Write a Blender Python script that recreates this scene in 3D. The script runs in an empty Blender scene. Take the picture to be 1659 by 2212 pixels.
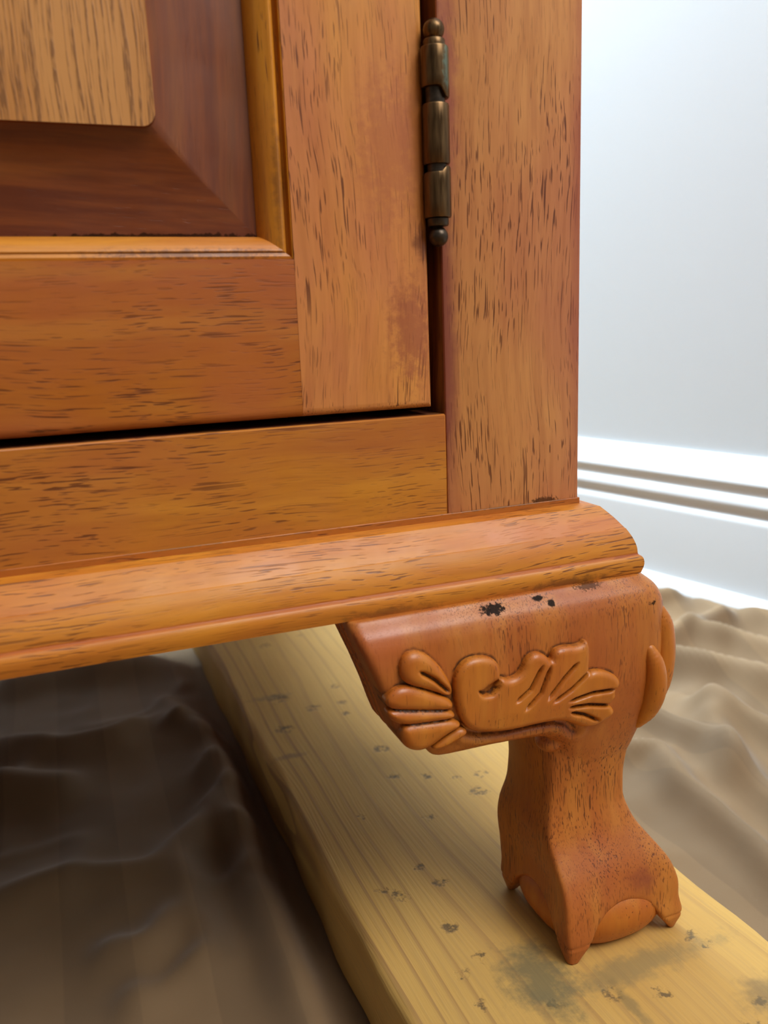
import bpy, bmesh, math, random
import numpy as np
from mathutils import Vector, Matrix

random.seed(4)
RNG = np.random.default_rng(7)
scene = bpy.context.scene
COL = scene.collection

# ------------------------------------------------------------------ camera
cam_data = bpy.data.cameras.new('camera')
cam = bpy.data.objects.new('camera', cam_data)
COL.objects.link(cam)
RIGHT = Vector((0.9302933, -0.3646844, -0.0394933))
DOWN = Vector((-0.1134220, -0.1835917, -0.9764372))
FWD = Vector((0.3488408, 0.9128523, -0.2121574))
M = Matrix((RIGHT, -DOWN, -FWD)).transposed().to_4x4()
M.translation = Vector((-0.170043, -0.249283, 0.061857))
cam.matrix_world = M
cam_data.sensor_fit = 'VERTICAL'
cam_data.sensor_height = 36.0
cam_data.sensor_width = 27.0
cam_data.lens = 1805.0 / 2212.0 * 36.0
cam_data.clip_start = 0.01
cam_data.dof.use_dof = True
cam_data.dof.focus_distance = 0.30
cam_data.dof.aperture_fstop = 13.0
scene.camera = cam

# ------------------------------------------------------------------ world, windows, exposure
world = bpy.data.worlds.new('sky')
scene.world = world
world.use_nodes = True
bg = world.node_tree.nodes['Background']
bg.inputs['Color'].default_value = (0.80, 0.90, 1.0, 1)
bg.inputs['Strength'].default_value = 0.25
vs = scene.view_settings
vs.view_transform = 'Standard'
vs.look = 'None'
vs.gamma = 1.0
vs.use_curve_mapping = False
vs.exposure = 0.0


def area(name, loc, target, sx, sy, power, color):
    l = bpy.data.lights.new(name, 'AREA')
    l.shape = 'RECTANGLE'
    l.size, l.size_y, l.energy, l.color = sx, sy, power, color
    o = bpy.data.objects.new(name, l)
    COL.objects.link(o)
    o.location = loc
    o.rotation_euler = (Vector(target) - Vector(loc)).to_track_quat('-Z', 'Y').to_euler()
    return o


# daylight through the window openings of the room
area('window_daylight_back', (-0.30, 1.51, 1.58), (-0.05, 0.3, 0.35), 0.8, 0.9, 185, (0.70, 0.88, 1.0))
area('window_daylight_right', (0.54, -0.92, 1.48), (-0.45, -0.05, 0.0), 1.2, 1.0, 37, (1.0, 0.98, 0.95))


# ------------------------------------------------------------------ helpers
def link(name, me, mat=None, parent=None):
    o = bpy.data.objects.new(name, me)
    COL.objects.link(o)
    if mat is not None:
        for m in (mat if isinstance(mat, (list, tuple)) else [mat]):
            me.materials.append(m)
    if parent is not None:
        o.parent = parent
    return o


def obj(name, bm, mat, parent=None, smooth=None, kind=None):
    bmesh.ops.recalc_face_normals(bm, faces=bm.faces)
    me = bpy.data.meshes.new(name)
    bm.to_mesh(me)
    bm.free()
    o = link(name, me, mat, parent)
    if smooth is not None:
        shade(me, smooth)
    if kind:
        o['kind'] = kind
    return o


def shade(me, deg):
    me.shade_smooth()
    if deg < 180:
        me.set_sharp_from_angle(angle=math.radians(deg))


def empty(name, loc, label, cat):
    o = bpy.data.objects.new(name, None)
    o.empty_display_size = 0.05
    o.location = loc
    COL.objects.link(o)
    o['label'], o['category'] = label, cat
    return o


def box(bm, x0, x1, y0, y1, z0, z1, bevel=0.0, seg=2, where=None):
    vs_ = [bm.verts.new(p) for p in [(x, y, z) for x in (x0, x1) for y in (y0, y1) for z in (z0, z1)]]
    idx = [(0, 1, 3, 2), (4, 6, 7, 5), (0, 4, 5, 1), (2, 3, 7, 6), (0, 2, 6, 4), (1, 5, 7, 3)]
    fs = [bm.faces.new([vs_[i] for i in f]) for f in idx]
    if bevel > 0:
        es = {e for f in fs for e in f.edges}
        if where:
            es = {e for e in es if where((e.verts[0].co + e.verts[1].co) / 2)}
        bmesh.ops.bevel(bm, geom=list(es), offset=bevel, segments=seg, affect='EDGES', profile=0.5)
    return bm


def grid_mesh(name, P, mat=None, parent=None):
    """P: (n, m, 3) array of points -> quad mesh."""
    n, m = P.shape[:2]
    i = np.arange((n - 1) * (m - 1))
    r, c = i // (m - 1), i % (m - 1)
    a = r * m + c
    q = np.stack([a, a + 1, a + m + 1, a + m], 1)
    me = bpy.data.meshes.new(name)
    me.from_pydata(P.reshape(-1, 3).tolist(), [], q.tolist())
    me.shade_smooth()
    return link(name, me, mat, parent)


def surface_nets(F, origin, h):
    """naive surface nets on a regular lattice of signed values (inside < 0)."""
    S = F < 0
    nx, ny, nz = F.shape
    cnt = np.zeros((nx - 1, ny - 1, nz - 1), np.int8)
    offs = [(i, j, k) for i in (0, 1) for j in (0, 1) for k in (0, 1)]
    for i, j, k in offs:
        cnt += S[i:nx - 1 + i, j:ny - 1 + j, k:nz - 1 + k]
    cells = np.argwhere((cnt > 0) & (cnt < 8))
    idx = np.full(cnt.shape, -1, np.int32)
    idx[cells[:, 0], cells[:, 1], cells[:, 2]] = np.arange(len(cells))
    val = np.stack([F[cells[:, 0] + i, cells[:, 1] + j, cells[:, 2] + k] for i, j, k in offs], 1)
    pos = np.zeros((len(cells), 3))
    num = np.zeros(len(cells))
    for a in range(8):
        for b in range(a + 1, 8):
            oa, ob = np.array(offs[a]), np.array(offs[b])
            if np.abs(oa - ob).sum() != 1:
                continue
            va, vb = val[:, a], val[:, b]
            m = (va < 0) != (vb < 0)
            t = np.where(m, va / np.where(m, va - vb, 1), 0)
            pos += np.where(m[:, None], oa + t[:, None] * (ob - oa), 0)
            num += m
    V = (cells + pos / num[:, None]) * h + np.array(origin)
    quads = []
    for ax in range(3):
        sl0 = [slice(None)] * 3
        sl1 = [slice(None)] * 3
        sl0[ax], sl1[ax] = slice(0, -1), slice(1, None)
        A, B = S[tuple(sl0)], S[tuple(sl1)]
        e = np.argwhere(A != B)
        o1, o2 = [i for i in range(3) if i != ax]
        e = e[(e[:, o1] > 0) & (e[:, o2] > 0) & (e[:, o1] < F.shape[o1] - 1) & (e[:, o2] < F.shape[o2] - 1)]
        fl = A[e[:, 0], e[:, 1], e[:, 2]]
        d1 = np.zeros(3, int)
        d1[o1] = 1
        d2 = np.zeros(3, int)
        d2[o2] = 1
        g = lambda c: idx[c[:, 0], c[:, 1], c[:, 2]]
        q = np.stack([g(e - d1 - d2), g(e - d2), g(e), g(e - d1)], 1)
        flip = fl if ax != 1 else ~fl
        q[~flip] = q[~flip][:, ::-1]
        quads.append(q)
    return V, np.concatenate(quads)


def mesh_np(name, V, Q, mat, parent=None, smooth=180):
    me = bpy.data.meshes.new(name)
    me.vertices.add(len(V))
    me.vertices.foreach_set('co', np.asarray(V, np.float32).ravel())
    me.loops.add(Q.size)
    me.loops.foreach_set('vertex_index', Q.astype(np.int32).ravel())
    me.polygons.add(len(Q))
    me.polygons.foreach_set('loop_start', np.arange(0, Q.size, 4, dtype=np.int32))
    me.update(calc_edges=True)
    me.validate()
    shade(me, smooth)
    return link(name, me, mat, parent)


def poly_sd(pts, X, Z):
    """signed distance to a closed polygon (inside negative)."""
    pts = np.array(pts, np.float32)
    d = np.full(X.shape, 1e9, np.float32)
    inside = np.zeros(X.shape, bool)
    for i in range(len(pts)):
        ax, az = pts[i]
        bx, bz = pts[(i + 1) % len(pts)]
        ex, ez = bx - ax, bz - az
        t = np.clip(((X - ax) * ex + (Z - az) * ez) / (ex * ex + ez * ez + 1e-9), 0, 1)
        d = np.minimum(d, np.hypot(X - ax - t * ex, Z - az - t * ez))
        c = ((az > Z) != (bz > Z)) & (X < (bx - ax) * (Z - az) / (bz - az + 1e-12) + ax)
        inside ^= c
    return np.where(inside, -d, d)


def line_d(pts, X, Z):
    """distance to a polyline, and the parameter along it (0..1)."""
    d = np.full(X.shape, 1e9, np.float32)
    tt = np.zeros(X.shape, np.float32)
    n = len(pts) - 1
    for i in range(n):
        ax, az = pts[i]
        ex, ez = pts[i + 1][0] - ax, pts[i + 1][1] - az
        t = np.clip(((X - ax) * ex + (Z - az) * ez) / (ex * ex + ez * ez + 1e-9), 0, 1)
        q = np.hypot(X - ax - t * ex, Z - az - t * ez)
        m = q < d
        d = np.where(m, q, d)
        tt = np.where(m, (i + t) / n, tt)
    return d, tt


def smooth_poly(pts, n=2):
    p = np.array(pts, float)
    for _ in range(n):
        a, b = p, np.roll(p, -1, 0)
        p = np.stack([a * .75 + b * .25, a * .25 + b * .75], 1).reshape(-1, 2)
    return p


def smin(a, b, k):
    h = np.clip(k - np.abs(a - b), 0, None) / k
    return np.minimum(a, b) - h * h * k * 0.25


def smax(a, b, k):
    return -smin(-a, -b, k)


def vnoise(X, Y, seed, scale):
    """smooth value noise on arrays, range -1..1"""
    g = np.random.default_rng(seed).uniform(-1, 1, (257, 257))
    x, y = X * scale + 37.3, Y * scale + 91.7
    xi, yi = np.floor(x).astype(int), np.floor(y).astype(int)
    fx, fy = x - xi, y - yi
    fx, fy = fx * fx * fx * (fx * (fx * 6 - 15) + 10), fy * fy * fy * (fy * (fy * 6 - 15) + 10)
    G = lambda i, j: g[i % 257, j % 257]
    return (G(xi, yi) * (1 - fx) + G(xi + 1, yi) * fx) * (1 - fy) + (G(xi, yi + 1) * (1 - fx) + G(xi + 1, yi + 1) * fx) * fy


# ------------------------------------------------------------------ materials
class NT:
    def __init__(self, name):
        self.m = bpy.data.materials.new(name)
        self.m.use_nodes = True
        self.t = self.m.node_tree
        self.b = self.t.nodes['Principled BSDF']
        self.tc = self.n('ShaderNodeTexCoord')

    def n(self, t, **kw):
        o = self.t.nodes.new(t)
        for k, v in kw.items():
            setattr(o, k, v)
        return o

    def put(self, sock, v):
        if hasattr(v, 'is_linked') or isinstance(v, bpy.types.NodeSocket):
            self.t.links.new(v, sock)
        else:
            sock.default_value = v

    def math(self, op, a, b=0.0, c=0.0, clamp=False):
        o = self.n('ShaderNodeMath', operation=op)
        o.use_clamp = clamp
        for i, v in enumerate((a, b, c)):
            self.put(o.inputs[i], v)
        return o.outputs[0]

    def vmath(self, op, a, b):
        o = self.n('ShaderNodeVectorMath', operation=op)
        self.put(o.inputs[0], a)
        self.put(o.inputs[1], b)
        return o.outputs['Value'] if op in ('LENGTH', 'DISTANCE', 'DOT_PRODUCT') else o.outputs[0]

    def noise(self, vec, scale, detail=2.0, rough=0.5, col=False, dist=0.0):
        o = self.n('ShaderNodeTexNoise')
        self.put(o.inputs['Vector'], vec)
        o.inputs['Scale'].default_value = scale
        o.inputs['Detail'].default_value = detail
        o.inputs['Roughness'].default_value = rough
        o.inputs['Distortion'].default_value = dist
        return o.outputs['Color' if col else 'Fac']

    def rng(self, v, a, b, c=0.0, d=1.0, smooth=True):
        o = self.n('ShaderNodeMapRange')
        o.interpolation_type = 'SMOOTHSTEP' if smooth else 'LINEAR'
        self.put(o.inputs['Value'], v)
        for i, x in zip((1, 2, 3, 4), (a, b, c, d)):
            o.inputs[i].default_value = x
        return o.outputs[0]

    def mix(self, f, a, b, mode='MIX'):
        o = self.n('ShaderNodeMix', data_type='RGBA', blend_type=mode)
        self.put(o.inputs[0], f)
        for s, v in ((o.inputs[6], a), (o.inputs[7], b)):
            self.put(s, (*v, 1.0) if isinstance(v, tuple) and len(v) == 3 else v)
        return o.outputs[2]

    def ramp(self, f, stops):
        o = self.n('ShaderNodeValToRGB')
        self.put(o.inputs[0], f)
        e = o.color_ramp.elements
        while len(e) < len(stops):
            e.new(0.5)
        for el, (p, c) in zip(e, stops):
            el.position, el.color = p, (*c, 1)
        return o.outputs[0]

    def scaled(self, s, vec=None):
        return self.vmath('MULTIPLY', vec if vec is not None else self.tc.outputs['Object'], s)

    def bump(self, h, strength, dist):
        o = self.n('ShaderNodeBump')
        o.inputs['Strength'].default_value = strength
        o.inputs['Distance'].default_value = dist
        self.put(o.inputs['Height'], h)
        self.t.links.new(o.outputs[0], self.b.inputs['Normal'])

    def done(self, color, rough, spec=0.5, **kw):
        self.put(self.b.inputs['Base Color'], (*color, 1.0) if isinstance(color, tuple) and len(color) == 3 else color)
        self.put(self.b.inputs['Roughness'], rough)
        self.b.inputs['Specular IOR Level'].default_value = spec
        for k, v in kw.items():
            self.b.inputs[k].default_value = v
        return self.m


YEL, MID, RED = (0.545, 0.235, 0.050), (0.500, 0.190, 0.060), (0.400, 0.125, 0.052)
PORE = (0.105, 0.026, 0.010)


def wood(name, axis='Z', cols=(RED, MID, YEL), pore=0.605, pore_scale=1.0, rough=0.36, stains=(), seed=0.0,
         mottle=28.0, strength=0.85, pore_len=0.050, blue=0.38, fig=0.30):
    w = NT(name)
    k = 'XYZ'.index(axis)
    p0 = w.vmath('ADD', w.tc.outputs['Object'], (seed * 1.7, seed * 2.3, seed * 0.9))
    warp = w.vmath('SUBTRACT', w.noise(p0, 9.0, 2, col=True), (0.5, 0.5, 0.5))
    amp = [0.014] * 3
    amp[k] = 0.0
    p = w.vmath('ADD', p0, w.vmath('MULTIPLY', warp, tuple(amp)))

    def st(f):
        s = [1.0] * 3
        s[k] = f
        return w.vmath('MULTIPLY', p, tuple(s))
    base = w.noise(st(0.35), mottle, 4, 0.55)
    col = w.ramp(base, [(0.34, cols[0]), (0.50, cols[1]), (0.66, cols[2])])
    streak = w.noise(st(0.06), 420.0, 3, 0.6)
    col = w.mix(w.rng(streak, 0.30, 0.75, 0.0, 0.35), col, (0.30, 0.085, 0.026))
    fig_ = w.noise(st(0.10), 95.0, 3, 0.6)
    col = w.mix(w.rng(fig_, 0.45, 0.72, 0.0, fig), col, (0.64, 0.31, 0.10))
    gate = w.rng(w.noise(st(0.5), 46.0, 2), 0.36, 0.62)
    pn = w.noise(st(pore_len), 2100.0 * pore_scale, 1.0, 0.4)
    pm = w.math('MULTIPLY', w.rng(pn, pore, pore + 0.07), w.math('ADD', w.math('MULTIPLY', gate, 0.8), 0.2))
    pn2 = w.noise(st(pore_len * 0.55), 1250.0 * pore_scale, 1.0, 0.4)
    pm2 = w.math('MULTIPLY', w.rng(pn2, pore + 0.055, pore + 0.11), gate)
    pm = w.math('MAXIMUM', pm, pm2)
    col = w.mix(w.math('MULTIPLY', pm, strength), col, PORE)
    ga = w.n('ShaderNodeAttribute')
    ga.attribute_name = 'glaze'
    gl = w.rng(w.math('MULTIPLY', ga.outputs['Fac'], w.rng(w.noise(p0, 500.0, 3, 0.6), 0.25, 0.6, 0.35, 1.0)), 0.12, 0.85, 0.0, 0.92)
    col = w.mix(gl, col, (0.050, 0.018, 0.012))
    rg = w.rng(w.noise(p0, 60.0, 3), 0.3, 0.7, rough + 0.02, rough + 0.13)
    soot = None
    for c, r, cc, s, ns, th in stains:
        d = w.vmath('LENGTH', w.vmath('DIVIDE', w.vmath('SUBTRACT', w.tc.outputs['Object'], c), r), (0, 0, 0))
        d = w.math('ADD', d, w.math('MULTIPLY', w.math('SUBTRACT', w.noise(p0, ns, 4, 0.65), 0.5), th))
        f = w.rng(d, 1.0, 0.6 if cc == DARK else 0.2, 0.0, s)
        col = w.mix(f, col, cc)
        if cc == DARK:
            soot = f if soot is None else w.math('MAXIMUM', soot, f)
    w.bump(w.math('SUBTRACT', w.math('MULTIPLY', streak, 0.25), pm), 0.22, 0.0004)
    col = w.mix(1.0, col, (1.12, 1.0, blue), 'MULTIPLY')
    m_ = w.done(col, rg, 0.50)
    if soot is not None:      # charred specks are matt
        w.put(w.b.inputs['Specular IOR Level'], w.rng(soot, 0.0, 1.0, 0.50, 0.05, False))
    return m_


DARK = (0.006, 0.004, 0.004)
PURP = (0.235, 0.066, 0.055)
ROSE = (0.43, 0.135, 0.070)
M_stile = wood('wood_frame_stile', 'Z', seed=1.0, blue=0.95, cols=((0.48, 0.185, 0.085), (0.56, 0.245, 0.095), (0.63, 0.315, 0.105)), stains=[  # pinker own tone, with the missing varnish sheen put into the colour
    ((-0.052, 0, 0.055), (0.007, 0.03, 0.075), PURP, 0.85, 70, 0.9), ((-0.050, 0, 0.135), (0.007, 0.03, 0.05), (0.34, 0.10, 0.085), 0.75, 160, 1.1),
    ((-0.000, 0, 0.09), (0.006, 0.02, 0.12), (0.33, 0.085, 0.052), 0.6, 60, 0.7),
    ((-0.014, 0, 0.001), (0.006, 0.004, 0.0016), DARK, 0.75, 900, 2.2)])
M_rail = wood('wood_frame_rail', 'X', seed=2.0, cols=((0.42, 0.140, 0.056), (0.48, 0.185, 0.045), (0.54, 0.235, 0.040)), stains=[
    ((-0.075, 0, 0.03), (0.05, 0.02, 0.012), (0.34, 0.095, 0.058), 0.5, 60, 0.8)])
M_doorstile = wood('wood_door_stile', 'Z', seed=3.3, blue=0.75, cols=((0.55, 0.210, 0.100), (0.62, 0.265, 0.090), (0.66, 0.310, 0.070)), stains=[  # pinker tone here too, varnish sheen mixed into the base colour
    ((-0.063, 0, 0.062), (0.010, 0.03, 0.022), (0.33, 0.10, 0.055), 0.75, 420, 1.7),
    ((-0.068, 0, 0.115), (0.014, 0.03, 0.03), (0.40, 0.13, 0.072), 0.55, 420, 1.8),
    ((-0.0585, 0, 0.12), (0.004, 0.02, 0.038), (0.36, 0.125, 0.020), 0.75, 120, 1.0),
    ((-0.0583, 0, 0.088), (0.0045, 0.02, 0.006), (0.13, 0.035, 0.015), 0.7, 300, 1.4)])
M_doorrail = wood('wood_door_rail', 'X', seed=4.1, pore=0.60, blue=0.4, cols=((0.38, 0.108, 0.065), (0.42, 0.132, 0.038), (0.46, 0.160, 0.020)), stains=[
    ((-0.118, 0, 0.049), (0.022, 0.02, 0.022), (0.42, 0.125, 0.075), 0.5, 50, 0.8)])
M_bead = wood('wood_panel_bead', 'X', seed=5.2, pore=0.66, cols=((0.48, 0.165, 0.045), (0.57, 0.225, 0.045), (0.60, 0.27, 0.05)), stains=[
    ((-0.125, 0.002, 0.0852), (0.04, 0.012, 0.0020), (0.13, 0.045, 0.04), 0.75, 700, 2.0)])
M_beadv = wood('wood_panel_bead_upright', 'Z', seed=5.9, pore=0.66, cols=((0.47, 0.165, 0.030), (0.56, 0.235, 0.028), (0.60, 0.29, 0.045)), stains=[
    ((-0.1030, 0.002, 0.105), (0.0025, 0.02, 0.022), (0.16, 0.06, 0.035), 0.6, 350, 1.5)])
M_bevel = wood('wood_panel_bevel', 'Z', seed=6.0, pore=0.70, rough=0.30, fig=0.08, mottle=12.0, cols=((0.115, 0.031, 0.030), (0.13, 0.036, 0.033), (0.15, 0.043, 0.036)), strength=0.4, stains=[  # stained side bevels, with a grey sheen put into the colour
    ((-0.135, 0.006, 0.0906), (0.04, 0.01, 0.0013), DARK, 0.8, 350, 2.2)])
M_bevelb = wood('wood_panel_bevel_shaded', 'X', seed=6.6, pore=0.70, rough=0.30, fig=0.08, mottle=12.0, cols=((0.085, 0.017, 0.006), (0.098, 0.020, 0.007), (0.112, 0.024, 0.008)), strength=0.4, stains=[  # stained bevel again, shade of the down-facing slope put into its colour
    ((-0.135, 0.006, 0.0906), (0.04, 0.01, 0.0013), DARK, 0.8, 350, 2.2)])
M_mould = wood('wood_base_moulding', 'X', seed=7.4, cols=((0.52, 0.175, 0.050), (0.60, 0.245, 0.050), (0.66, 0.32, 0.075)), strength=0.75, stains=[
    ((-0.2, -0.0152, -0.0188), (0.9, 0.0030, 0.0010), (0.36, 0.075, 0.030), 0.7, 120, 0.6),
    ((-0.012, -0.010, -0.0075), (0.055, 0.012, 0.0048), (0.52, 0.165, 0.075), 0.75, 130, 0.9),
    ((-0.013, -0.016, -0.0245), (0.022, 0.006, 0.0022), (0.10, 0.04, 0.03), 0.6, 350, 1.9),
    ((-0.080, -0.017, -0.0245), (0.02, 0.006, 0.0022), (0.10, 0.04, 0.03), 0.5, 350, 1.9)])
M_mould_side = wood('wood_base_moulding_side', 'Y', seed=7.9, cols=((0.45, 0.14, 0.05), (0.52, 0.19, 0.055), (0.56, 0.23, 0.06)))
M_fillet = wood('wood_base_fillet', 'X', seed=7.0, cols=((0.34, 0.095, 0.035), (0.40, 0.125, 0.035), (0.44, 0.15, 0.035)), stains=[
    ((-0.03, 0, 0.0007), (0.03, 0.01, 0.0006), (0.10, 0.05, 0.035), 0.7, 700, 2.0), ((-0.14, 0, 0.0007), (0.02, 0.01, 0.0005), (0.14, 0.08, 0.05), 0.6, 700, 2.0)])
M_leg = wood('wood_carved_foot', 'Z', seed=8.2, pore=0.595, pore_scale=1.05, strength=0.9, pore_len=0.09, rough=0.33, blue=0.55, cols=((0.34, 0.090, 0.034), (0.41, 0.130, 0.038), (0.48, 0.185, 0.042)), stains=[
    ((-0.046, -0.021, -0.0280), (0.0052, 0.008, 0.0019), DARK, 0.97, 900, 2.6),
    ((-0.0287, -0.021, -0.0272), (0.0026, 0.008, 0.0010), DARK, 0.97, 600, 1.5),
    ((-0.0245, -0.022, -0.0290), (0.0016, 0.008, 0.0013), DARK, 0.97, 600, 1.4),
    ((-0.008, -0.018, -0.0262), (0.006, 0.008, 0.0014), DARK, 0.7, 1100, 2.8),
    ((0.0150, -0.020, -0.0345), (0.0020, 0.009, 0.0010), DARK, 0.9, 800, 1.9),
    ((0.0160, -0.018, -0.0560), (0.0040, 0.009, 0.0030), DARK, 0.7, 600, 1.8),
    ((0.012, -0.030, -0.141), (0.010, 0.012, 0.007), (0.20, 0.045, 0.035), 0.75, 250, 1.0),
    ((-0.085, -0.022, -0.034), (0.012, 0.01, 0.010), (0.42, 0.115, 0.052), 0.6, 120, 0.8)])
M_carve = wood('wood_carved_relief', 'Z', seed=8.9, pore=0.66, rough=0.30, cols=((0.40, 0.108, 0.034), (0.46, 0.150, 0.038), (0.52, 0.200, 0.042)))
M_ball = wood('wood_foot_ball', 'Z', seed=9.4, pore=0.66, rough=0.32, cols=((0.36, 0.092, 0.030), (0.43, 0.125, 0.034), (0.47, 0.16, 0.036)))
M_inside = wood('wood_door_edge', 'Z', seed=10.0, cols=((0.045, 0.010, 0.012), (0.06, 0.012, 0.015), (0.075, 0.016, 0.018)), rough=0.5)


def field_material():
    w = NT('wood_panel_field')
    p0 = w.tc.outputs['Object']
    warp = w.vmath('SUBTRACT', w.noise(p0, 14.0, 2, col=True), (0.5, 0.5, 0.5))
    p = w.vmath('ADD', p0, w.vmath('MULTIPLY', warp, (0.006, 0.0, 0.0)))
    base = w.noise(w.scaled((1, 1, 0.3), p), 35, 3)
    col = w.ramp(base, [(0.35, (0.47, 0.185, 0.040)), (0.6, (0.58, 0.265, 0.075))])
    a = w.noise(w.scaled((1, 1, 0.03), p), 900, 2, 0.6)
    b = w.noise(w.scaled((1, 1, 0.16), p), 1500, 2, 0.5)
    f = w.math('MULTIPLY', w.rng(a, 0.47, 0.60), w.rng(b, 0.36, 0.60, 0.35, 1.0))
    col = w.mix(w.math('MULTIPLY', f, 0.82), col, (0.19, 0.075, 0.022))
    w.bump(f, 0.25, 0.0004)
    return w.done(col, 0.42, 0.4)


M_field = field_material()


def pine_material():
    w = NT('pine_board_wood')
    p0 = w.tc.outputs['Object']
    warp = w.vmath('SUBTRACT', w.noise(w.scaled((1, 0.25, 1)), 12.0, 2, col=True), (0.5, 0.5, 0.5))
    p = w.vmath('ADD', p0, w.vmath('MULTIPLY', warp, (0.030, 0.0, 0.010)))
    base = w.noise(w.scaled((1, 0.3, 1), p), 16, 3)
    col = w.ramp(base, [(0.3, (0.57, 0.325, 0.082)), (0.5, (0.63, 0.375, 0.102)), (0.7, (0.69, 0.43, 0.125))])
    x = w.n('ShaderNodeSeparateXYZ')
    w.t.links.new(p, x.inputs[0])
    ring = w.math('FRACT', w.math('ADD', w.math('MULTIPLY', w.math('ADD', x.outputs[0], w.math('MULTIPLY', x.outputs[2], 0.25)), 88.0), w.math('MULTIPLY', w.noise(w.scaled((1, 0.02, 1)), 30, 1), 2.2)))
    line = w.math('MULTIPLY', w.rng(ring, 0.70, 0.97), w.rng(ring, 1.0, 0.97))
    keep = w.rng(w.noise(w.scaled((1, 0.2, 1)), 18, 2), 0.35, 0.7, 0.30, 0.85)
    xs = w.n('ShaderNodeSeparateXYZ')
    w.t.links.new(p0, xs.inputs[0])
    keep = w.math('MULTIPLY', keep, w.rng(xs.outputs[0], -0.035, 0.01, 1.0, 0.45))
    col = w.mix(w.math('MULTIPLY', line, keep), col, (0.37, 0.20, 0.070))
    fib = w.noise(w.scaled((1, 0.03, 1), p), 900, 2)
    col = w.mix(w.rng(fib, 0.4, 0.75, 0.0, 0.25), col, (0.40, 0.25, 0.105))
    # dents and dirt specks
    dots = [(-.046, .336, 5), (-.060, .241, 8), (-.043, .218, 6), (-.025, .217, 4), (-.025, .151, 5), (-.067, .198, 6), (-.013, .114, 4), (-.001, .108, 3),
            (.013, .104, 4), (.004, .089, 5), (-.057, .093, 2.2), (-.028, .079, 3), (-.067, .039, 3), (-.062, .033, 3.5), (-.043, .034, 3.4), (-.047, .046, 2.6),
            (-.049, -.011, 3), (-.058, -.016, 3), (-.058, -.031, 2.4), (-.028, .202, 3), (-.016, .345, 4), (-.022, .243, 4), (-.029, .121, 4),
            (.029, -.034, 3), (.031, -.039, 2.4), (.001, -.051, 3), (-.015, -.044, 4), (.029, -.069, 4), (.020, -.074, 4), (-.035, -.041, 3), (-.052, .008, 4)]
    mask = None
    jit = w.vmath('MULTIPLY', w.vmath('SUBTRACT', w.noise(p0, 210, 3, 0.7, col=True), (0.5, 0.5, 0.5)), (0.011, 0.011, 0.0))
    pj = w.vmath('ADD', p0, jit)
    for dx, dy, r in dots:
        d = w.vmath('DISTANCE', pj, (dx, dy, -0.165))
        q = w.rng(d, r * 0.00105, r * 0.00045)
        mask = q if mask is None else w.math('MAXIMUM', mask, q)
    spk = w.rng(w.noise(p0, 300, 3, 0.6), 0.42, 0.58)
    col = w.mix(w.math('MULTIPLY', w.math('MULTIPLY', mask, spk), 0.9), col, (0.15, 0.098, 0.045))
    # grey green smudges with painted contact shade near the foot, dark marks in front
    for c, r, cc, s in (((-0.034, -0.030, -0.165), (0.016, 0.026, 1), (0.17, 0.145, 0.075), 0.8), ((-0.002, -0.038, -0.165), (0.05, 0.008, 1), (0.20, 0.165, 0.085), 0.55),
                        ((-0.012, -0.052, -0.165), (0.0032, 0.020, 1), (0.30, 0.20, 0.075), 0.8), ((0.034, -0.066, -0.165), (0.016, 0.010, 1), (0.16, 0.11, 0.055), 0.6),
                        ((-0.073, 0.165, -0.165), (0.012, 0.004, 1), (0.30, 0.19, 0.09), 0.7), ((-0.066, 0.245, -0.165), (0.018, 0.005, 1), (0.27, 0.19, 0.09), 0.6)):
        d = w.vmath('LENGTH', w.vmath('DIVIDE', w.vmath('SUBTRACT', p0, c), r), (0, 0, 0))
        d = w.math('ADD', d, w.math('MULTIPLY', w.math('SUBTRACT', w.noise(p0, 160, 4, 0.65), 0.5), 1.6))
        col = w.mix(w.rng(d, 1.05, 0.2, 0.0, s), col, cc)
    w.bump(w.math('SUBTRACT', fib, w.math('MULTIPLY', mask, 0.8)), 0.35, 0.0006)
    return w.done(col, 0.62, 0.3)


def cloth_material():
    w = NT('drop_cloth_cotton')
    x = w.n('ShaderNodeSeparateXYZ')
    w.t.links.new(w.tc.outputs['Object'], x.inputs[0])
    fr = w.math('FRACT', w.math('MULTIPLY', w.math('ADD', x.outputs[0], 1.008), 1 / 0.058))
    band = w.math('MULTIPLY', w.rng(fr, 0.0, 0.02), w.rng(fr, 0.52, 0.50))
    v = w.noise(w.tc.outputs['Object'], 14, 3)
    col = w.ramp(v, [(0.3, (0.210, 0.130, 0.064)), (0.7, (0.255, 0.162, 0.084))])
    col = w.mix(w.math('MULTIPLY', band, 0.28), col, (0.125, 0.080, 0.045))
    wv = w.noise(w.tc.outputs['Object'], 2600, 1)
    w.bump(wv, 0.2, 0.0003)
    return w.done(col, 0.75, 0.2, **{'Sheen Weight': 0.15})


def paint(name, c, rough=0.5, bump=0.0):
    w = NT(name)
    col = w.mix(w.rng(w.noise(w.tc.outputs['Object'], 3.0, 3), 0.3, 0.7, 0, 0.15), c, tuple(v * 0.94 for v in c))
    if bump:
        w.bump(w.noise(w.tc.outputs['Object'], 600, 3), bump, 0.0004)
    return w.done(col, rough, 0.4)


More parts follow.
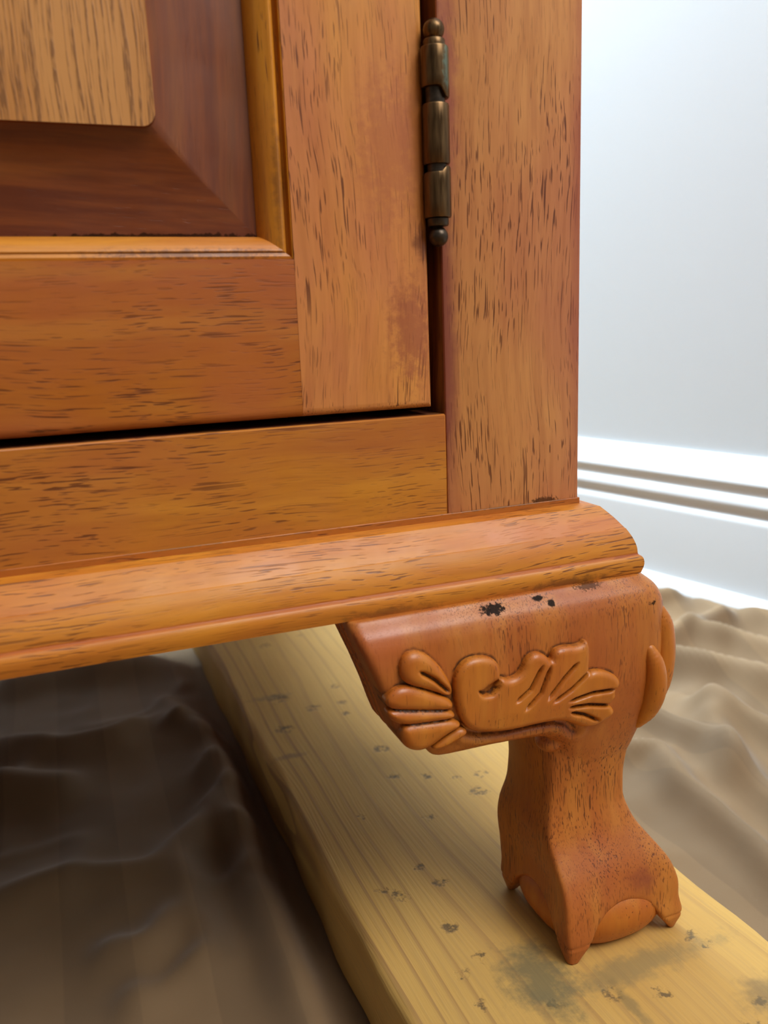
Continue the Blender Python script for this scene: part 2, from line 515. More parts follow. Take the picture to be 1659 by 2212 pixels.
def brass_material():
    w = NT('aged_brass')
    p0 = w.tc.outputs['Object']
    n = w.noise(w.scaled((1, 1, 0.12)), 900, 3)
    col = w.ramp(n, [(0.3, (0.085, 0.045, 0.019)), (0.65, (0.165, 0.095, 0.040))])
    d = w.vmath('LENGTH', w.vmath('DIVIDE', w.vmath('SUBTRACT', p0, (-0.0505, -0.007, 0.1385)), (0.0026, 0.006, 0.009)), (0, 0, 0))
    d = w.math('ADD', d, w.math('MULTIPLY', w.math('SUBTRACT', w.noise(p0, 500, 4), 0.5), 1.4))
    f = w.rng(d, 1.05, 0.5, 0, 0.8)
    col = w.mix(f, col, (0.20, 0.26, 0.19))
    w.bump(w.math('ADD', n, w.math('MULTIPLY', w.noise(p0, 700, 3), f)), 0.15, 0.0004)
    w.b.inputs['Metallic'].default_value = 0.9
    return w.done(col, w.rng(n, 0.3, 0.7, 0.28, 0.42), 0.5)


def dark_brass():
    w = NT('dark_brass')
    n = w.noise(w.tc.outputs['Object'], 500, 3)
    w.b.inputs['Metallic'].default_value = 0.85
    return w.done(w.ramp(n, [(0.3, (0.05, 0.036, 0.026)), (0.7, (0.09, 0.066, 0.045))]), 0.36, 0.5)


M_pine, M_cloth, M_brass, M_dbrass = pine_material(), cloth_material(), brass_material(), dark_brass()
M_wall = paint('wall_paint_cool_white', (0.60, 0.635, 0.66), 0.6, 0.15)
M_trim = paint('trim_paint_white', (0.62, 0.635, 0.65), 0.35)
M_ceil = paint('ceiling_paint_white', (0.60, 0.60, 0.60), 0.8)
M_room = paint('wall_paint_brown_grey', (0.14, 0.12, 0.10), 0.7)
M_floor = wood('floor_boards_brown', 'Y', seed=12, cols=((0.16, 0.075, 0.035), (0.20, 0.10, 0.05), (0.24, 0.125, 0.06)))

# ------------------------------------------------------------------ the room (structure)
FLOOR = -0.206
CEIL = FLOOR + 2.45
WD = Vector((-0.215, 0.9766, 0.0)).normalized()     # direction of the right wall, going back
WN = Vector((-WD.y, WD.x, 0.0))                     # its normal, into the room
WP = Vector((0.402, 0.304, 0.0))                    # a point on its face


def wall_pt(t, off, z):
    v = WP + WD * t + WN * off
    return (v.x, v.y, z)


def quad_slab(name, a, b, z0, z1, th, mat, holes=()):
    """upright wall from a to b (2D), thickness th to the left of a->b, with rectangular holes (s0,s1,z0,z1)."""
    a, b = Vector((*a, 0)), Vector((*b, 0))
    L = (b - a).length
    d = (b - a) / L
    n = Vector((-d.y, d.x, 0)) * th
    bm = bmesh.new()
    ss = sorted({0, L, *[h[0] for h in holes], *[h[1] for h in holes]})
    zs = sorted({z0, z1, *[h[2] for h in holes], *[h[3] for h in holes]})
    for s0, s1 in zip(ss, ss[1:]):
        for q0, q1 in zip(zs, zs[1:]):
            if any(h[0] <= s0 and s1 <= h[1] and h[2] <= q0 and q1 <= h[3] for h in holes):
                continue
            c = []
            for s in (s0, s1):
                for o in (0, 1):
                    for z in (q0, q1):
                        p = a + d * s + n * o
                        c.append(bm.verts.new((p.x, p.y, z)))
            for f in [(0, 1, 3, 2), (4, 6, 7, 5), (0, 4, 5, 1), (2, 3, 7, 6), (0, 2, 6, 4), (1, 5, 7, 3)]:
                bm.faces.new([c[i] for i in f])
    o = obj(name, bm, mat)
    o['kind'] = 'structure'
    return o


RB = Vector(wall_pt(1.25, 0, 0)).to_2d()    # back right corner of the room
RF = Vector(wall_pt(-2.42, 0, 0)).to_2d()   # front right corner
YB, YF, XL = RB.y, RF.y, -2.2
quad_slab('wall_right', RB, RF, FLOOR, CEIL, 0.12, M_wall, [(1.25 + 0.72, 1.25 + 1.98, 0.92, 1.98)])
quad_slab('wall_back', (XL, YB), RB, FLOOR, CEIL, 0.12, M_wall, [(-0.80 - XL, 0.00 - XL, 1.10, 2.05)])
quad_slab('wall_front', RF, (XL, YF), FLOOR, CEIL, 0.12, M_room)
quad_slab('wall_left', (XL, YF), (XL, YB), FLOOR, CEIL, 0.12, M_room)
bm = bmesh.new()
box(bm, XL - 0.12, 1.1, YF - 0.12, YB + 0.12, FLOOR - 0.05, FLOOR)
obj('floor', bm, M_floor)['kind'] = 'structure'
bm = bmesh.new()
box(bm, XL - 0.12, 1.1, YF - 0.12, YB + 0.12, CEIL, CEIL + 0.05)
obj('ceiling', bm, M_ceil)['kind'] = 'structure'


def curve_profile(pts, n=6):
    """Catmull-Rom through profile points."""
    p = [pts[0]] + list(pts) + [pts[-1]]
    out = []
    for i in range(1, len(p) - 2):
        p0, p1, p2, p3 = (np.array(q, float) for q in p[i - 1:i + 3])
        for t in np.linspace(0, 1, n, endpoint=False):
            out.append(0.5 * (2 * p1 + (p2 - p0) * t + (2 * p0 - 5 * p1 + 4 * p2 - p3) * t * t + (3 * p1 - p0 - 3 * p2 + p3) * t ** 3))
    out.append(np.array(pts[-1], float))
    return out


# baseboard: moulded cap, two beads, flat face, quarter round shoe
ZT = -0.0605
prof = [(0, ZT), (3, ZT - .0003), (4.5, ZT - .0018), (8.0, ZT - .0090), (11.5, ZT - .0165), (14.5, ZT - .0225)]
prof = curve_profile(prof, 4) + curve_profile([(14.5, ZT - .0238), (13.2, ZT - .026), (12.0, ZT - .029), (11.6, ZT - .0315)], 4) \
    + curve_profile([(11.5, ZT - .0330), (15.0, ZT - .0375), (16.5, ZT - .0415), (16.0, ZT - .0440)], 4) \
    + curve_profile([(14.0, ZT - .0465), (13.0, ZT - .050), (12.8, ZT - .0520)], 4) + [(14.0, ZT - .0535), (16.5, ZT - .0560), (17.0, ZT - .0585), (17.0, FLOOR)]
bm = bmesh.new()
rows = [[bm.verts.new(wall_pt(t, 0.001 * o, z)) for o, z in prof] for t in (1.245, -2.41)]
for i in range(len(prof) - 1):
    bm.faces.new([rows[0][i], rows[0][i + 1], rows[1][i + 1], rows[1][i]])
o = obj('baseboard_right', bm, M_trim, smooth=50)
o['kind'] = 'structure'
bm = bmesh.new()
sh = [(17.0, FLOOR + 0.0225)] + [(17.0 + 15 * math.sin(a), FLOOR + 0.006 + 0.0165 * math.cos(a)) for a in np.linspace(0.12, math.pi / 2, 8)] + [(32.0, FLOOR)]
rows = [[bm.verts.new(wall_pt(t, 0.001 * o, z)) for o, z in sh] for t in (1.245, -2.41)]
for i in range(len(sh) - 1):
    bm.faces.new([rows[0][i], rows[0][i + 1], rows[1][i + 1], rows[1][i]])
o = obj('trim_1', bm, M_trim, smooth=50)
o['kind'] = 'structure'

# windows: frames with a meeting rail and glass in the two openings
M_glass = NT('window_glass')
M_glass.b.inputs['Transmission Weight'].default_value = 1.0
M_glass = M_glass.done((1, 1, 1), 0.0, 0.5, IOR=1.02)
for nm, y, x0, x1, z0, z1 in (('window_1', YB + 0.06, -0.80, 0.00, 1.10, 2.05),):
    bm = bmesh.new()
    f = 0.05
    box(bm, x0, x1, y - 0.03, y + 0.03, z0, z0 + f, 0.004)
    box(bm, x0, x1, y - 0.03, y + 0.03, z1 - f, z1, 0.004)
    box(bm, x0, x0 + f, y - 0.03, y + 0.03, z0 + f, z1 - f, 0.004)
    box(bm, x1 - f, x1, y - 0.03, y + 0.03, z0 + f, z1 - f, 0.004)
    box(bm, x0 + f, x1 - f, y - 0.02, y + 0.02, (z0 + z1) / 2 - 0.02, (z0 + z1) / 2 + 0.02, 0.003)
    w_ = obj(nm, bm, M_trim)
    w_['kind'] = 'structure'

# ------------------------------------------------------------------ drop cloth
gx = np.concatenate([np.arange(-0.90, -0.34, 0.012), np.arange(-0.34, 0.46, 0.0028), np.arange(0.46, 0.80, 0.012)])
gy = np.concatenate([np.arange(-0.55, -0.12, 0.012), np.arange(-0.12, 0.62, 0.0028), np.arange(0.62, 1.15, 0.012)])
CX, CY = np.meshgrid(gx, gy, indexing='ij')
H = 0.0035 + 0 * CX
# broad swells and fine wrinkles
H += 0.0045 * (1 - np.abs(vnoise(CX * 1.0 + CY * 0.5, CY * 0.7, 3, 9.0))) ** 3
H += 0.0016 * (vnoise(CX, CY, 5, 26) + 0.5 * vnoise(CX, CY, 6, 60))
H += 0.0030 * np.clip(1 - np.abs(vnoise(CX - CY * 0.4, CY, 11, 15.0)) * 2.6, 0, 1) ** 2
FOLDS = [  # points, height, width to each side, sharpness
    ([(-.128, .309), (-.112, .280), (-.096, .257), (-.092, .219)], .012, .011, 1),
    ([(-.112, .239), (-.097, .201), (-.099, .178)], .012, .010, 1),
    ([(-.118, .195), (-.113, .158), (-.099, .140)], .009, .009, 1),
    ([(-.137, .150), (-.138, .104), (-.135, .077), (-.136, .050)], .010, .011, 1),
    ([(-.099, .300), (-.097, .226), (-.101, .178), (-.102, .140), (-.108, .107), (-.107, .082), (-.106, .055), (-.105, .028), (-.107, -.03)], .011, .010, 0),
    ([(-.240, .150), (-.182, .142), (-.153, .135), (-.133, .153), (-.116, .175)], .010, .016, 1),
    ([(-.185, .096), (-.167, .084), (-.158, .084), (-.141, .103)], .009, .010, 1),
    ([(-.240, .325), (-.192, .292), (-.161, .292), (-.131, .311)], .012, .018, 1),
    ([(-.250, .425), (-.181, .425), (-.103, .415)], .010, .020, 0),
    ([(-.176, .066), (-.162, .054), (-.145, .062), (-.137, .068)], .007, .008, 1),
    ([(-.240, .265), (-.206, .245), (-.18, .235)], .010, .016, 0),
    ([(-.125, .36), (-.114, .301), (-.116, .286)], .008, .009, 1),
    ([(-.27, .06), (-.2, .035), (-.15, .02)], .007, .014, 1),
    # right hand side
    ([(.200, .235), (.266, .252), (.315, .268), (.345, .275)], .010, .014, 1),
    ([(.130, .285), (.180, .250), (.226, .215), (.248, .175), (.262, .120), (.270, .04)], .012, .013, 1),
    ([(.240, .330), (.290, .345), (.350, .330)], .010, .014, 1),
    ([(.090, .240), (.140, .200), (.163, .160), (.165, .110), (.156, .060), (.150, -.02)], .009, .010, 1),
    ([(.110, .160), (.140, .120), (.124, .082), (.120, .030), (.105, -.03)], .008, .009, 1),
    ([(.205, .175), (.207, .130), (.214, .075), (.225, .02)], .010, .012, 1),
    ([(.270, .262), (.300, .225), (.315, .180), (.318, .10), (.32, .03)], .011, .014, 1),
    ([(.08, .26), (.12, .30), (.17, .31)], .008, .012, 1),
    ([(.140, .060), (.175, .100), (.200, .150)], .006, .010, 1),
    ([(.235, .060), (.245, .110), (.290, .150)], .006, .012, 1),
    ([(.345, .282), (.365, .25), (.375, .20), (.39, .10)], .006, .016, 0),
]
for pts, hh, ww, sharp in FOLDS:
    d, t = line_d(pts, CX, CY)
    end = np.clip(np.minimum(t, 1 - t) * 5, 0, 1)
    end = end * end * (3 - 2 * end)
    hh *= 1.5 if pts[0][0] < 0 else 3.2
    prof_ = np.exp(-d / ww * 1.3) if sharp else np.exp(-(d / ww) ** 2)
    prof_ = np.where(d < ww * 0.18, np.exp(-0.18 * 1.3) + (np.exp(0) - np.exp(-0.18 * 1.3)) * (0.5 - 0.5 * (d / (ww * 0.18)) ** 2) * 0.8, prof_) if sharp else prof_
    H += hh * prof_ * (0.25 + 0.75 * end)
# lies flat under and right beside the board, slopes up over the shoe moulding at the wall
bd = np.maximum(np.abs(CX + 0.0155) - 0.0700, 0)
fl = np.clip((bd - 0.0040) / 0.016, 0, 1)
H = np.where(bd <= 0.004, 0.0018, 0.0018 + (H - 0.0018) * fl * fl * (3 - 2 * fl))
for _ in range(5):
    Hp = np.pad(H, 1, 'edge')
    H = (Hp[:-2, 1:-1] + Hp[2:, 1:-1] + Hp[1:-1, :-2] + Hp[1:-1, 2:] + 2 * H) / 6
dist_w = (CX - WP.x) * WN.x + (CY - WP.y) * WN.y
H += 0.001 * np.clip(1 - (dist_w - 0.034) / 0.05, 0, 1) ** 2 + 0.0035 * np.clip(1 - (dist_w - 0.034) / 0.05, 0, 1) * (1 + vnoise(CX, CY, 21, 16))
Pc = np.stack([CX, CY, FLOOR + H], -1)
lim = np.clip(0.0345 - dist_w, 0, None)
Pc[..., 0] += WN.x * lim
Pc[..., 1] += WN.y * lim
cl = grid_mesh('drop_cloth', Pc, M_cloth)
so = cl.modifiers.new('thickness', 'SOLIDIFY')
so.thickness = 0.0008
so.offset = -1
cl['label'] = 'rumpled beige cotton drop cloth with faint satin stripes, spread over the floor under the board'
cl['category'] = 'drop cloth'

# ------------------------------------------------------------------ pine board under the foot
BX0, BX1, BZ0, BZ1 = -0.0850, 0.0540, -0.2032, -0.1652
ys = np.concatenate([np.arange(-0.42, 0.75, 0.01), [0.75]])
rr = 0.0042
ring = []
for (cx, cz, a0) in ((BX1 - rr, BZ1 - rr, 0), (BX0 + rr, BZ1 - rr, 90), (BX0 + rr, BZ0 + rr, 180), (BX1 - rr, BZ0 + rr, 270)):
    for a in np.linspace(a0, a0 + 90, 6):
        ring.append((cx + rr * math.cos(math.radians(a)), cz + rr * math.sin(math.radians(a))))
bm = bmesh.new()
rows = []
for y in ys:
    row = []
    for i, (x, z) in enumerate(ring):
        wob = 0.0007 * math.sin(y * 43 + i * 0.2) + 0.0005 * math.sin(y * 111 + 2 + i * 0.3)
        row.append(bm.verts.new((x + (wob if x < 0 else -wob), y, z)))
    rows.append(row)
n = len(ring)
for a, b in zip(rows, rows[1:]):
    for i in range(n):
        bm.faces.new([a[i], a[(i + 1) % n], b[(i + 1) % n], b[i]])
bm.faces.new(rows[0])
bm.faces.new(rows[-1][::-1])
bo = obj('lumber_board', bm, M_pine, smooth=40)
bo['label'] = 'dented pale pine board lying on the drop cloth under the carved foot of the cabinet'
bo['category'] = 'board'

# ------------------------------------------------------------------ cabinet
W, D, TOP = 1.00, 0.56, 0.78
cab = empty('cabinet', (0, 0, BZ1), 'honey brown wooden cabinet with panelled door and carved claw foot, standing on a pine board', 'cabinet')
COFF = Vector((0, 0, -BZ1))


def part(o):
    """keep world coordinates for a child of the cabinet empty."""
    o.parent = cab
    o.matrix_parent_inverse = Matrix.Translation((0, 0, BZ1)).inverted()
    return o


e = 0.0006
bm = bmesh.new()
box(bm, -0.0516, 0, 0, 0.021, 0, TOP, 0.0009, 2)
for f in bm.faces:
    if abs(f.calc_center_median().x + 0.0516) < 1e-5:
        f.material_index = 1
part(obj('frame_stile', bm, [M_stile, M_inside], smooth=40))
bm = bmesh.new()
box(bm, -W, -W + 0.0516, 0, 0.021, 0, TOP, 0.0009, 2)
part(obj('frame_stile', bm, M_stile, smooth=40))
bm = bmesh.new()
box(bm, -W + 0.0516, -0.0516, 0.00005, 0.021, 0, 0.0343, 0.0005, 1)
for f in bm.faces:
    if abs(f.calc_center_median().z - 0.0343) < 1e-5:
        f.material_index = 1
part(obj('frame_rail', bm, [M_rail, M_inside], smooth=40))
bm = bmesh.new()
box(bm, -W + 0.0516, -0.0516, 0.00005, 0.021, TOP - 0.05, TOP, 0.0005, 1)
part(obj('frame_rail', bm, M_rail, smooth=40))
for x0 in (-0.018, -W):
    bm = bmesh.new()
    box(bm, x0, x0 + 0.018, 0.021, D, 0, TOP)
    part(obj('side_panel', bm, M_stile))
bm = bmesh.new()
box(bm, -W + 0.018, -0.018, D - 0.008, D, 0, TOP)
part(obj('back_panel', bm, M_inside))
bm = bmesh.new()
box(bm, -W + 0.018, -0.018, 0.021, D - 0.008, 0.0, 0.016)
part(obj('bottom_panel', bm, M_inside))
bm = bmesh.new()
box(bm, -W - 0.015, 0.015, -0.018, D, TOP, TOP + 0.022, 0.005, 3)
part(obj('cabinet_top', bm, M_mould, smooth=40))

# base moulding: swept profile, mitred at the corners
mp = [(0, -.0014), (2.5, -.0016), (5.4, -.0022)] + curve_profile([(5.8, -.0026), (8.8, -.0059), (11.6, -.0096)], 3) \
    + curve_profile([(11.9, -.0098), (13.5, -.0128), (14.6, -.0160), (14.9, -.0186)], 5) + curve_profile([(15.1, -.0190), (16.0, -.0197), (16.5, -.0210), (16.5, -.0229), (15.8, -.0256)], 4)
mp = [(o_ * 0.001, z) for o_, z in mp] + [(0.0, -0.0256)]


def sweep(path_fn, n_corner, prof_, mat, name, ang=30):
    bm = bmesh.new()
    rows = [[bm.verts.new(path_fn(i, o_, z)) for o_, z in prof_] for i in range(n_corner)]
    for a, b in zip(rows, rows[1:]):
        for i in range(len(prof_) - 1):
            bm.faces.new([a[i], a[i + 1], b[i + 1], b[i]])
    for r in (rows[0], rows[-1]):
        bm.faces.new(r)
    return obj(name, bm, mat, smooth=ang)


part(sweep(lambda i, o_, z: [(-W - o_, -o_, z), (o_, -o_, z)][i], 2, mp, M_mould, 'base_moulding', 8))
part(sweep(lambda i, o_, z: [(o_, -o_, z), (o_, D, z)][i], 2, mp, M_mould_side, 'base_moulding'))
part(sweep(lambda i, o_, z: [(-W - o_, -o_, z), (-W - o_, D, z)][i], 2, mp, M_mould_side, 'base_moulding'))
bm = bmesh.new()
box(bm, -W, 0.0004, -0.0004, 0.02, -0.0016, 0.0007, 0.0002, 1)
part(obj('fillet_strip', bm, M_fillet))
bm = bmesh.new()
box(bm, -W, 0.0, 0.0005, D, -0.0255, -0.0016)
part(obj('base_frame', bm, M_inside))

# ---------------- door
DX0, DX1, DZ0, DZ1 = -W + 0.056, -0.0560, 0.0368, TOP - 0.054
SX = -0.1000                       # inner edge of the right door stile
PZ = 0.0836                        # top edge of the lower door rail
door = bpy.data.objects.new('door', None)
door.empty_display_size = 0.05
COL.objects.link(door)
part(door)


def dpart(o):
    o.parent = door
    return o


def front_edge(axis_val, ax):
    return lambda c: abs(c[ax] - axis_val) < 1e-5 and c.y < 1e-4


for x0, x1, xe in ((SX, DX1, DX1), (DX0, DX0 + 0.044, DX0)):
    bm = bmesh.new()
    box(bm, x0, x1, 0, 0.020, DZ0, DZ1, 0.0028, 4, lambda c: c.y < 1e-4 and (abs(c.x - xe) < 1e-5 or abs(c.z - DZ0) < 1e-5 or abs(c.z - DZ1) < 1e-5))
    dpart(obj('door_stile', bm, M_doorstile, smooth=35))
for z0, z1, ze in ((DZ0, PZ, DZ0), (DZ1 - 0.047, DZ1, DZ1)):
    bm = bmesh.new()
    box(bm, DX0 + 0.044, SX, 0.0001, 0.020, z0, z1, 0.0027, 4, lambda c: c.y < 1e-3 and abs(c.z - ze) < 1e-5)
    dpart(obj('door_rail', bm, M_doorrail, smooth=35))
OX0, OX1, OZ0, OZ1 = DX0 + 0.044, SX, PZ, DZ1 - 0.047      # opening
bp = [(0.0, 0.0105), (0.0, 0.0004), (0.0004, 0.0002), (0.0006, 0.0026), (0.0017, 0.0034), (0.0019, 0.0016)] + \
    [tuple(v) for v in curve_profile([(0.0020, 0.0011), (0.0030, 0.0006), (0.0042, 0.0012), (0.0052, 0.0018), (0.0066, 0.0030), (0.0078, 0.0047), (0.0086, 0.0066), (0.0089, 0.0085)], 3)] + [(0.0089, 0.0105)]
bph = [(0.0, 0.0105), (0.0, 0.0006), (0.0003, 0.0005), (0.0010, 0.0004), (0.0024, 0.0010), (0.0028, 0.0009)] + bp[8:]
# four mitred bead strips
cor = [(OX0, OZ0, 1, 1), (OX1, OZ0, -1, 1), (OX1, OZ1, -1, -1), (OX0, OZ1, 1, -1)]
for k in range(4):
    c0, c1 = cor[k], cor[(k + 1) % 4]
    m_ = (M_bead, M_beadv, M_bead, M_beadv)[k]
    sc = 0.80 if k in (0, 2) else 1.0
    dpart(sweep(lambda i, o_, y: ((c0[0] + c0[2] * o_, y, c0[1] + c0[3] * o_ * 0.8) if i == 0 else (c1[0] + c1[2] * o_, y, c1[1] + c1[3] * o_ * 0.8)), 2, bph if k in (0, 2) else bp, m_, 'panel_bead'))

# raised panel: coved bevel and flat field
PX0, PX1, PZ0, PZ1 = OX0 + 0.0086, OX1 - 0.0086, OZ0 + 0.0068, OZ1 - 0.0068
loops = []
T = 0.0275


def rrect(t, r, y, n=8):
    x0, x1, z0, z1 = PX0 + t, PX1 - t, PZ0 + t * 1.02, PZ1 - t * 1.02
    pts = []
    for cx, cz, a0 in ((x1 - r, z0 + r, -90), (x1 - r, z1 - r, 0), (x0 + r, z1 - r, 90), (x0 + r, z0 + r, 180)):
        for a in np.linspace(a0, a0 + 90, n):
            pts.append((cx + r * math.cos(math.radians(a)), y, cz + r * math.sin(math.radians(a))))
    return pts


Y_E, Y_C = 0.0080, 0.0014
stops = [(0.0, 0.0102), (0.0, Y_E)] + [(T * u, Y_E - (Y_E - Y_C) * (1 - math.sqrt(max(0, 1 - (u * 0.985) ** 2)))) for u in np.linspace(0.06, 1, 14)] + [(T + 0.0002, 0.0012)]
bm = bmesh.new()
rows = []
for t, y in stops:
    r = 0.0004 + 0.0034 * max(0, t / T) ** 3
    rows.append([bm.verts.new(p) for p in rrect(t, r, y)])
n = len(rows[0])
for a, b in zip(rows, rows[1:]):
    for i in range(n):
        f = bm.faces.new([a[i], a[(i + 1) % n], b[(i + 1) % n], b[i]])
        c = f.calc_center_median()
        dx = min(c.x - PX0, PX1 - c.x)
        dz = min(c.z - PZ0, PZ1 - c.z)
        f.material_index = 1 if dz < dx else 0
f = bm.faces.new(rows[-1])
f.material_index = 2
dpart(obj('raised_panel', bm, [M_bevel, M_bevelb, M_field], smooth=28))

# ---------------- hinge
hinge = bpy.data.objects.new('hinge', None)
hinge.empty_display_size = 0.02
COL.objects.link(hinge)
part(hinge)
HX, HY = -0.0537, -0.0022


def lathe(name, prof_, mat, slant=None, seg=28):
    bm = bmesh.new()
    rows = []
    for r, z in prof_:
        row = []
        for i in range(seg):
            a = 2 * math.pi * i / seg
            x, y = r * math.cos(a), r * math.sin(a)
            zz = z + (slant(x, y, z) if slant else 0.0)
            row.append(bm.verts.new((HX + x, HY + y, zz)))
        rows.append(row)
    for a, b in zip(rows, rows[1:]):
        for i in range(seg):
            bm.faces.new([a[i], a[(i + 1) % seg], b[(i + 1) % seg], b[i]])
    bm.faces.new(rows[0])
    bm.faces.new(rows[-1])
    o_ = obj(name, bm, mat, smooth=40)
    o_.parent = hinge
    return o_


def knuckle(z0, z1, r, slant=None):
    b_ = 0.0006
    return lathe('knuckle', [(r - b_ * 2, z0), (r - b_ * 0.4, z0 + b_ * 0.25), (r, z0 + b_), (r, z0 + (z1 - z0) * 0.35), (r, z0 + (z1 - z0) * 0.7), (r, z1 - b_), (r - b_ * 0.4, z1 - b_ * 0.25), (r - b_ * 2, z1)], M_brass, slant)


knuckle(0.1308, 0.1437, 0.0043, lambda x, y, z: (-0.0015 * math.tanh((x - 0.0008) * 1500) if z < 0.133 else 0))
knuckle(0.1106, 0.1279, 0.0041)
knuckle(0.0951, 0.1098, 0.0042, lambda x, y, z: (0.0009 * math.tanh((x - 0.0008) * 1800) - 0.0005 if z > 0.108 else 0))
lathe('hinge_pin', [(0.0026, 0.094), (0.0030, 0.0942), (0.0030, 0.1448), (0.0026, 0.145)], M_dbrass)
ball_t = [(0.0014, 0.1454)] + [(0.0032 * math.sin(a), 0.1483 - 0.0032 * math.cos(a)) for a in np.linspace(0.5, math.pi - 0.05, 12)]
lathe('finial', [(0.0031, 0.1436), (0.0033, 0.1438), (0.0033, 0.1453), (0.0030, 0.1457), (0.0017, 0.1458)] + ball_t, M_brass)
ball_b = [(0.0030 * math.sin(a), 0.0897 + 0.0030 * math.cos(a)) for a in np.linspace(0.5, math.pi - 0.05, 12)]
lathe('finial', [(0.0031, 0.0951), (0.0033, 0.0949), (0.0033, 0.0932), (0.0030, 0.0928), (0.0017, 0.0926)] + ball_b, M_dbrass)

# ---------------- carved claw foot (millimetres in the field functions)
P_Z = np.array([-90, -80, -72, -62, -50, -40, -34, -29.5, -25.5], float)
P_P = np.array([14.0, 19.0, 22.3, 24.2, 24.5, 24.3, 23.8, 22.0, 17.2], float)
O_Z = np.array([-170, -165, -158, -156, -152.5, -144.4, -137.2, -131, -123.2, -114.3, -102.8, -93, -83, -70, -50], float)
O_U = np.array([39.0, 39.5, 42.3, 42.2, 40.4, 40.8, 37.7, 31.2, 22.6, 17.8, 17.4, 18.8, 21.0, 22.0, 22.0], float)
I_U = np.array([-28, -29.0, -31.6, -31.6, -31.0, -32.0, -32.6, -32.6, -31.0, -27.3, -26.0, -26.5, -28, -28, -28], float)
Q_Z = np.array([-170, -150, -140, -128, -115, -100, -80], float)
Q_Q = np.array([0.98, 0.90, 0.87, 0.95, 1.10, 1.25, 1.4], float)
OUT = [(-95.5, -20), (-95.2, -26.8), (-86.6, -48.1), (-81.6, -64.6), (-79.5, -67.6), (-73.0, -69.2), (-70.2, -73.2), (-68.6, -74.9), (-65.6, -75.9), (-55, -76.2), (-43.1, -76.0), (-30, -77.6), (-20, -80), (-8, -88), (60, -90), (60, -20)]
COVE = [(-60.2, -64.0), (-57.4, -67.0), (-52.6, -69.0), (-43.1, -70.6), (-33.2, -70.6), (-24.0, -71.2), (-18.4, -73.4), (-14.8, -77.4)]
LOBES = [
    [(-64.6, -52.6), (-72.2, -48.4), (-80.0, -45.1), (-81.7, -41.3), (-80.9, -36.8), (-78.1, -34.8), (-74.2, -35.4), (-70.3, -38.4), (-66.6, -43.4), (-63.9, -49.4)],
    [(-63.8, -57.1), (-74.8, -54.9), (-85.0, -52.6), (-87.2, -49.6), (-85.2, -46.6), (-81.6, -45.2), (-76.9, -46.3), (-70.6, -49.7), (-64.2, -53.2)],
    [(-63.0, -60.2), (-72.5, -59.4), (-80.5, -58.8), (-84.9, -56.5), (-86.6, -53.4), (-85.0, -52.2), (-74.8, -54.6), (-63.8, -56.8)],
    [(-60.6, -63.2), (-66.4, -65.4), (-72.4, -69.2), (-77.3, -69.0), (-81.0, -66.0), (-82.2, -62.3), (-81.3, -58.4), (-73.4, -59.2), (-62.7, -60.3)],
    [(-58.0, -66.4), (-62.0, -68.8), (-67.5, -70.6), (-72.0, -69.6), (-66.4, -65.8), (-60.4, -63.4)],
]
SCROLL = [(-54.9, -52.8), (-50.7, -54.1), (-47.6, -51.1), (-46.9, -47.1), (-48.1, -43.0), (-52.2, -40.9), (-58.1, -40.6), (-61.7, -43.0), (-63.5, -47.2), (-63.1, -54.5), (-61.2, -61.4), (-57.9, -65.6), (-52.6, -67.7), (-43.0, -69.3), (-33.2, -69.1), (-24.0, -69.6), (-18.4, -71.9), (-13.6, -75.6), (-7.8, -76.2), (-4.7, -74.9), (-1.8, -73.3), (-0.9, -70.8), (-3.8, -68.1), (-1.3, -65.4), (-2.3, -63.1), (-0.2, -61.3), (-0.6, -58.4), (-4.3, -55.4), (-10.1, -53.4), (-13.6, -54.2), (-12.8, -46.1), (-14.0, -41.4), (-16.8, -43.7), (-23.3, -42.7), (-26.9, -43.6), (-27.9, -47.3), (-30.0, -44.3), (-34.1, -42.8), (-37.3, -44.8), (-38.7, -48.2), (-41.1, -50.1), (-44.2, -50.4), (-46.9, -49.0)]
GRV_SHELL = [[(-75.6, -41.3), (-70.5, -45.0), (-64.9, -50.9)]]
GRV_SCROLL = [([(-47.6, -51.9), (-50.3, -53.9), (-53.0, -53.6), (-55.4, -51.7)], 0.6, 1.9),
              ] + [(g, 0.65, 2.4) for g in (
                  [(-31.8, -47.6), (-36.3, -55.0), (-41.6, -58.5)], [(-28.7, -48.4), (-32.3, -57.1), (-38.1, -62.2)], [(-18.2, -49.1), (-23.2, -53.4), (-29.6, -60.1)],
                  [(-13.0, -53.0), (-20.4, -58.2), (-27.3, -61.6)], [(-2.3, -62.0), (-11.9, -61.4), (-21.1, -62.6)], [(-3.1, -68.3), (-12.8, -65.8), (-20.8, -65.1)], [(-7.4, -73.6), (-13.7, -69.6), (-19.8, -67.3)])]


V_Z = np.array([-170, -165, -158, -150, -142, -134, -126, -118, -110, -103, -90, -70], float)
V_R = np.array([35.6, 36.0, 36.8, 36.8, 35.2, 31.6, 27.2, 24.6, 22.6, 21.8, 22.5, 24.0], float)


def tab(z, zs, v, s=2.2):
    """table lookup along z, smoothed so that no knick shows."""
    zz = np.arange(-190, 0, 0.25)
    f = np.interp(zz, zs, v)
    k = np.exp(-0.5 * (np.arange(-40, 41) * 0.25 / s) ** 2)
    f = np.convolve(np.pad(f, 40, 'edge'), k / k.sum(), 'valid')
    return np.interp(z, zz, f).astype(np.float32)


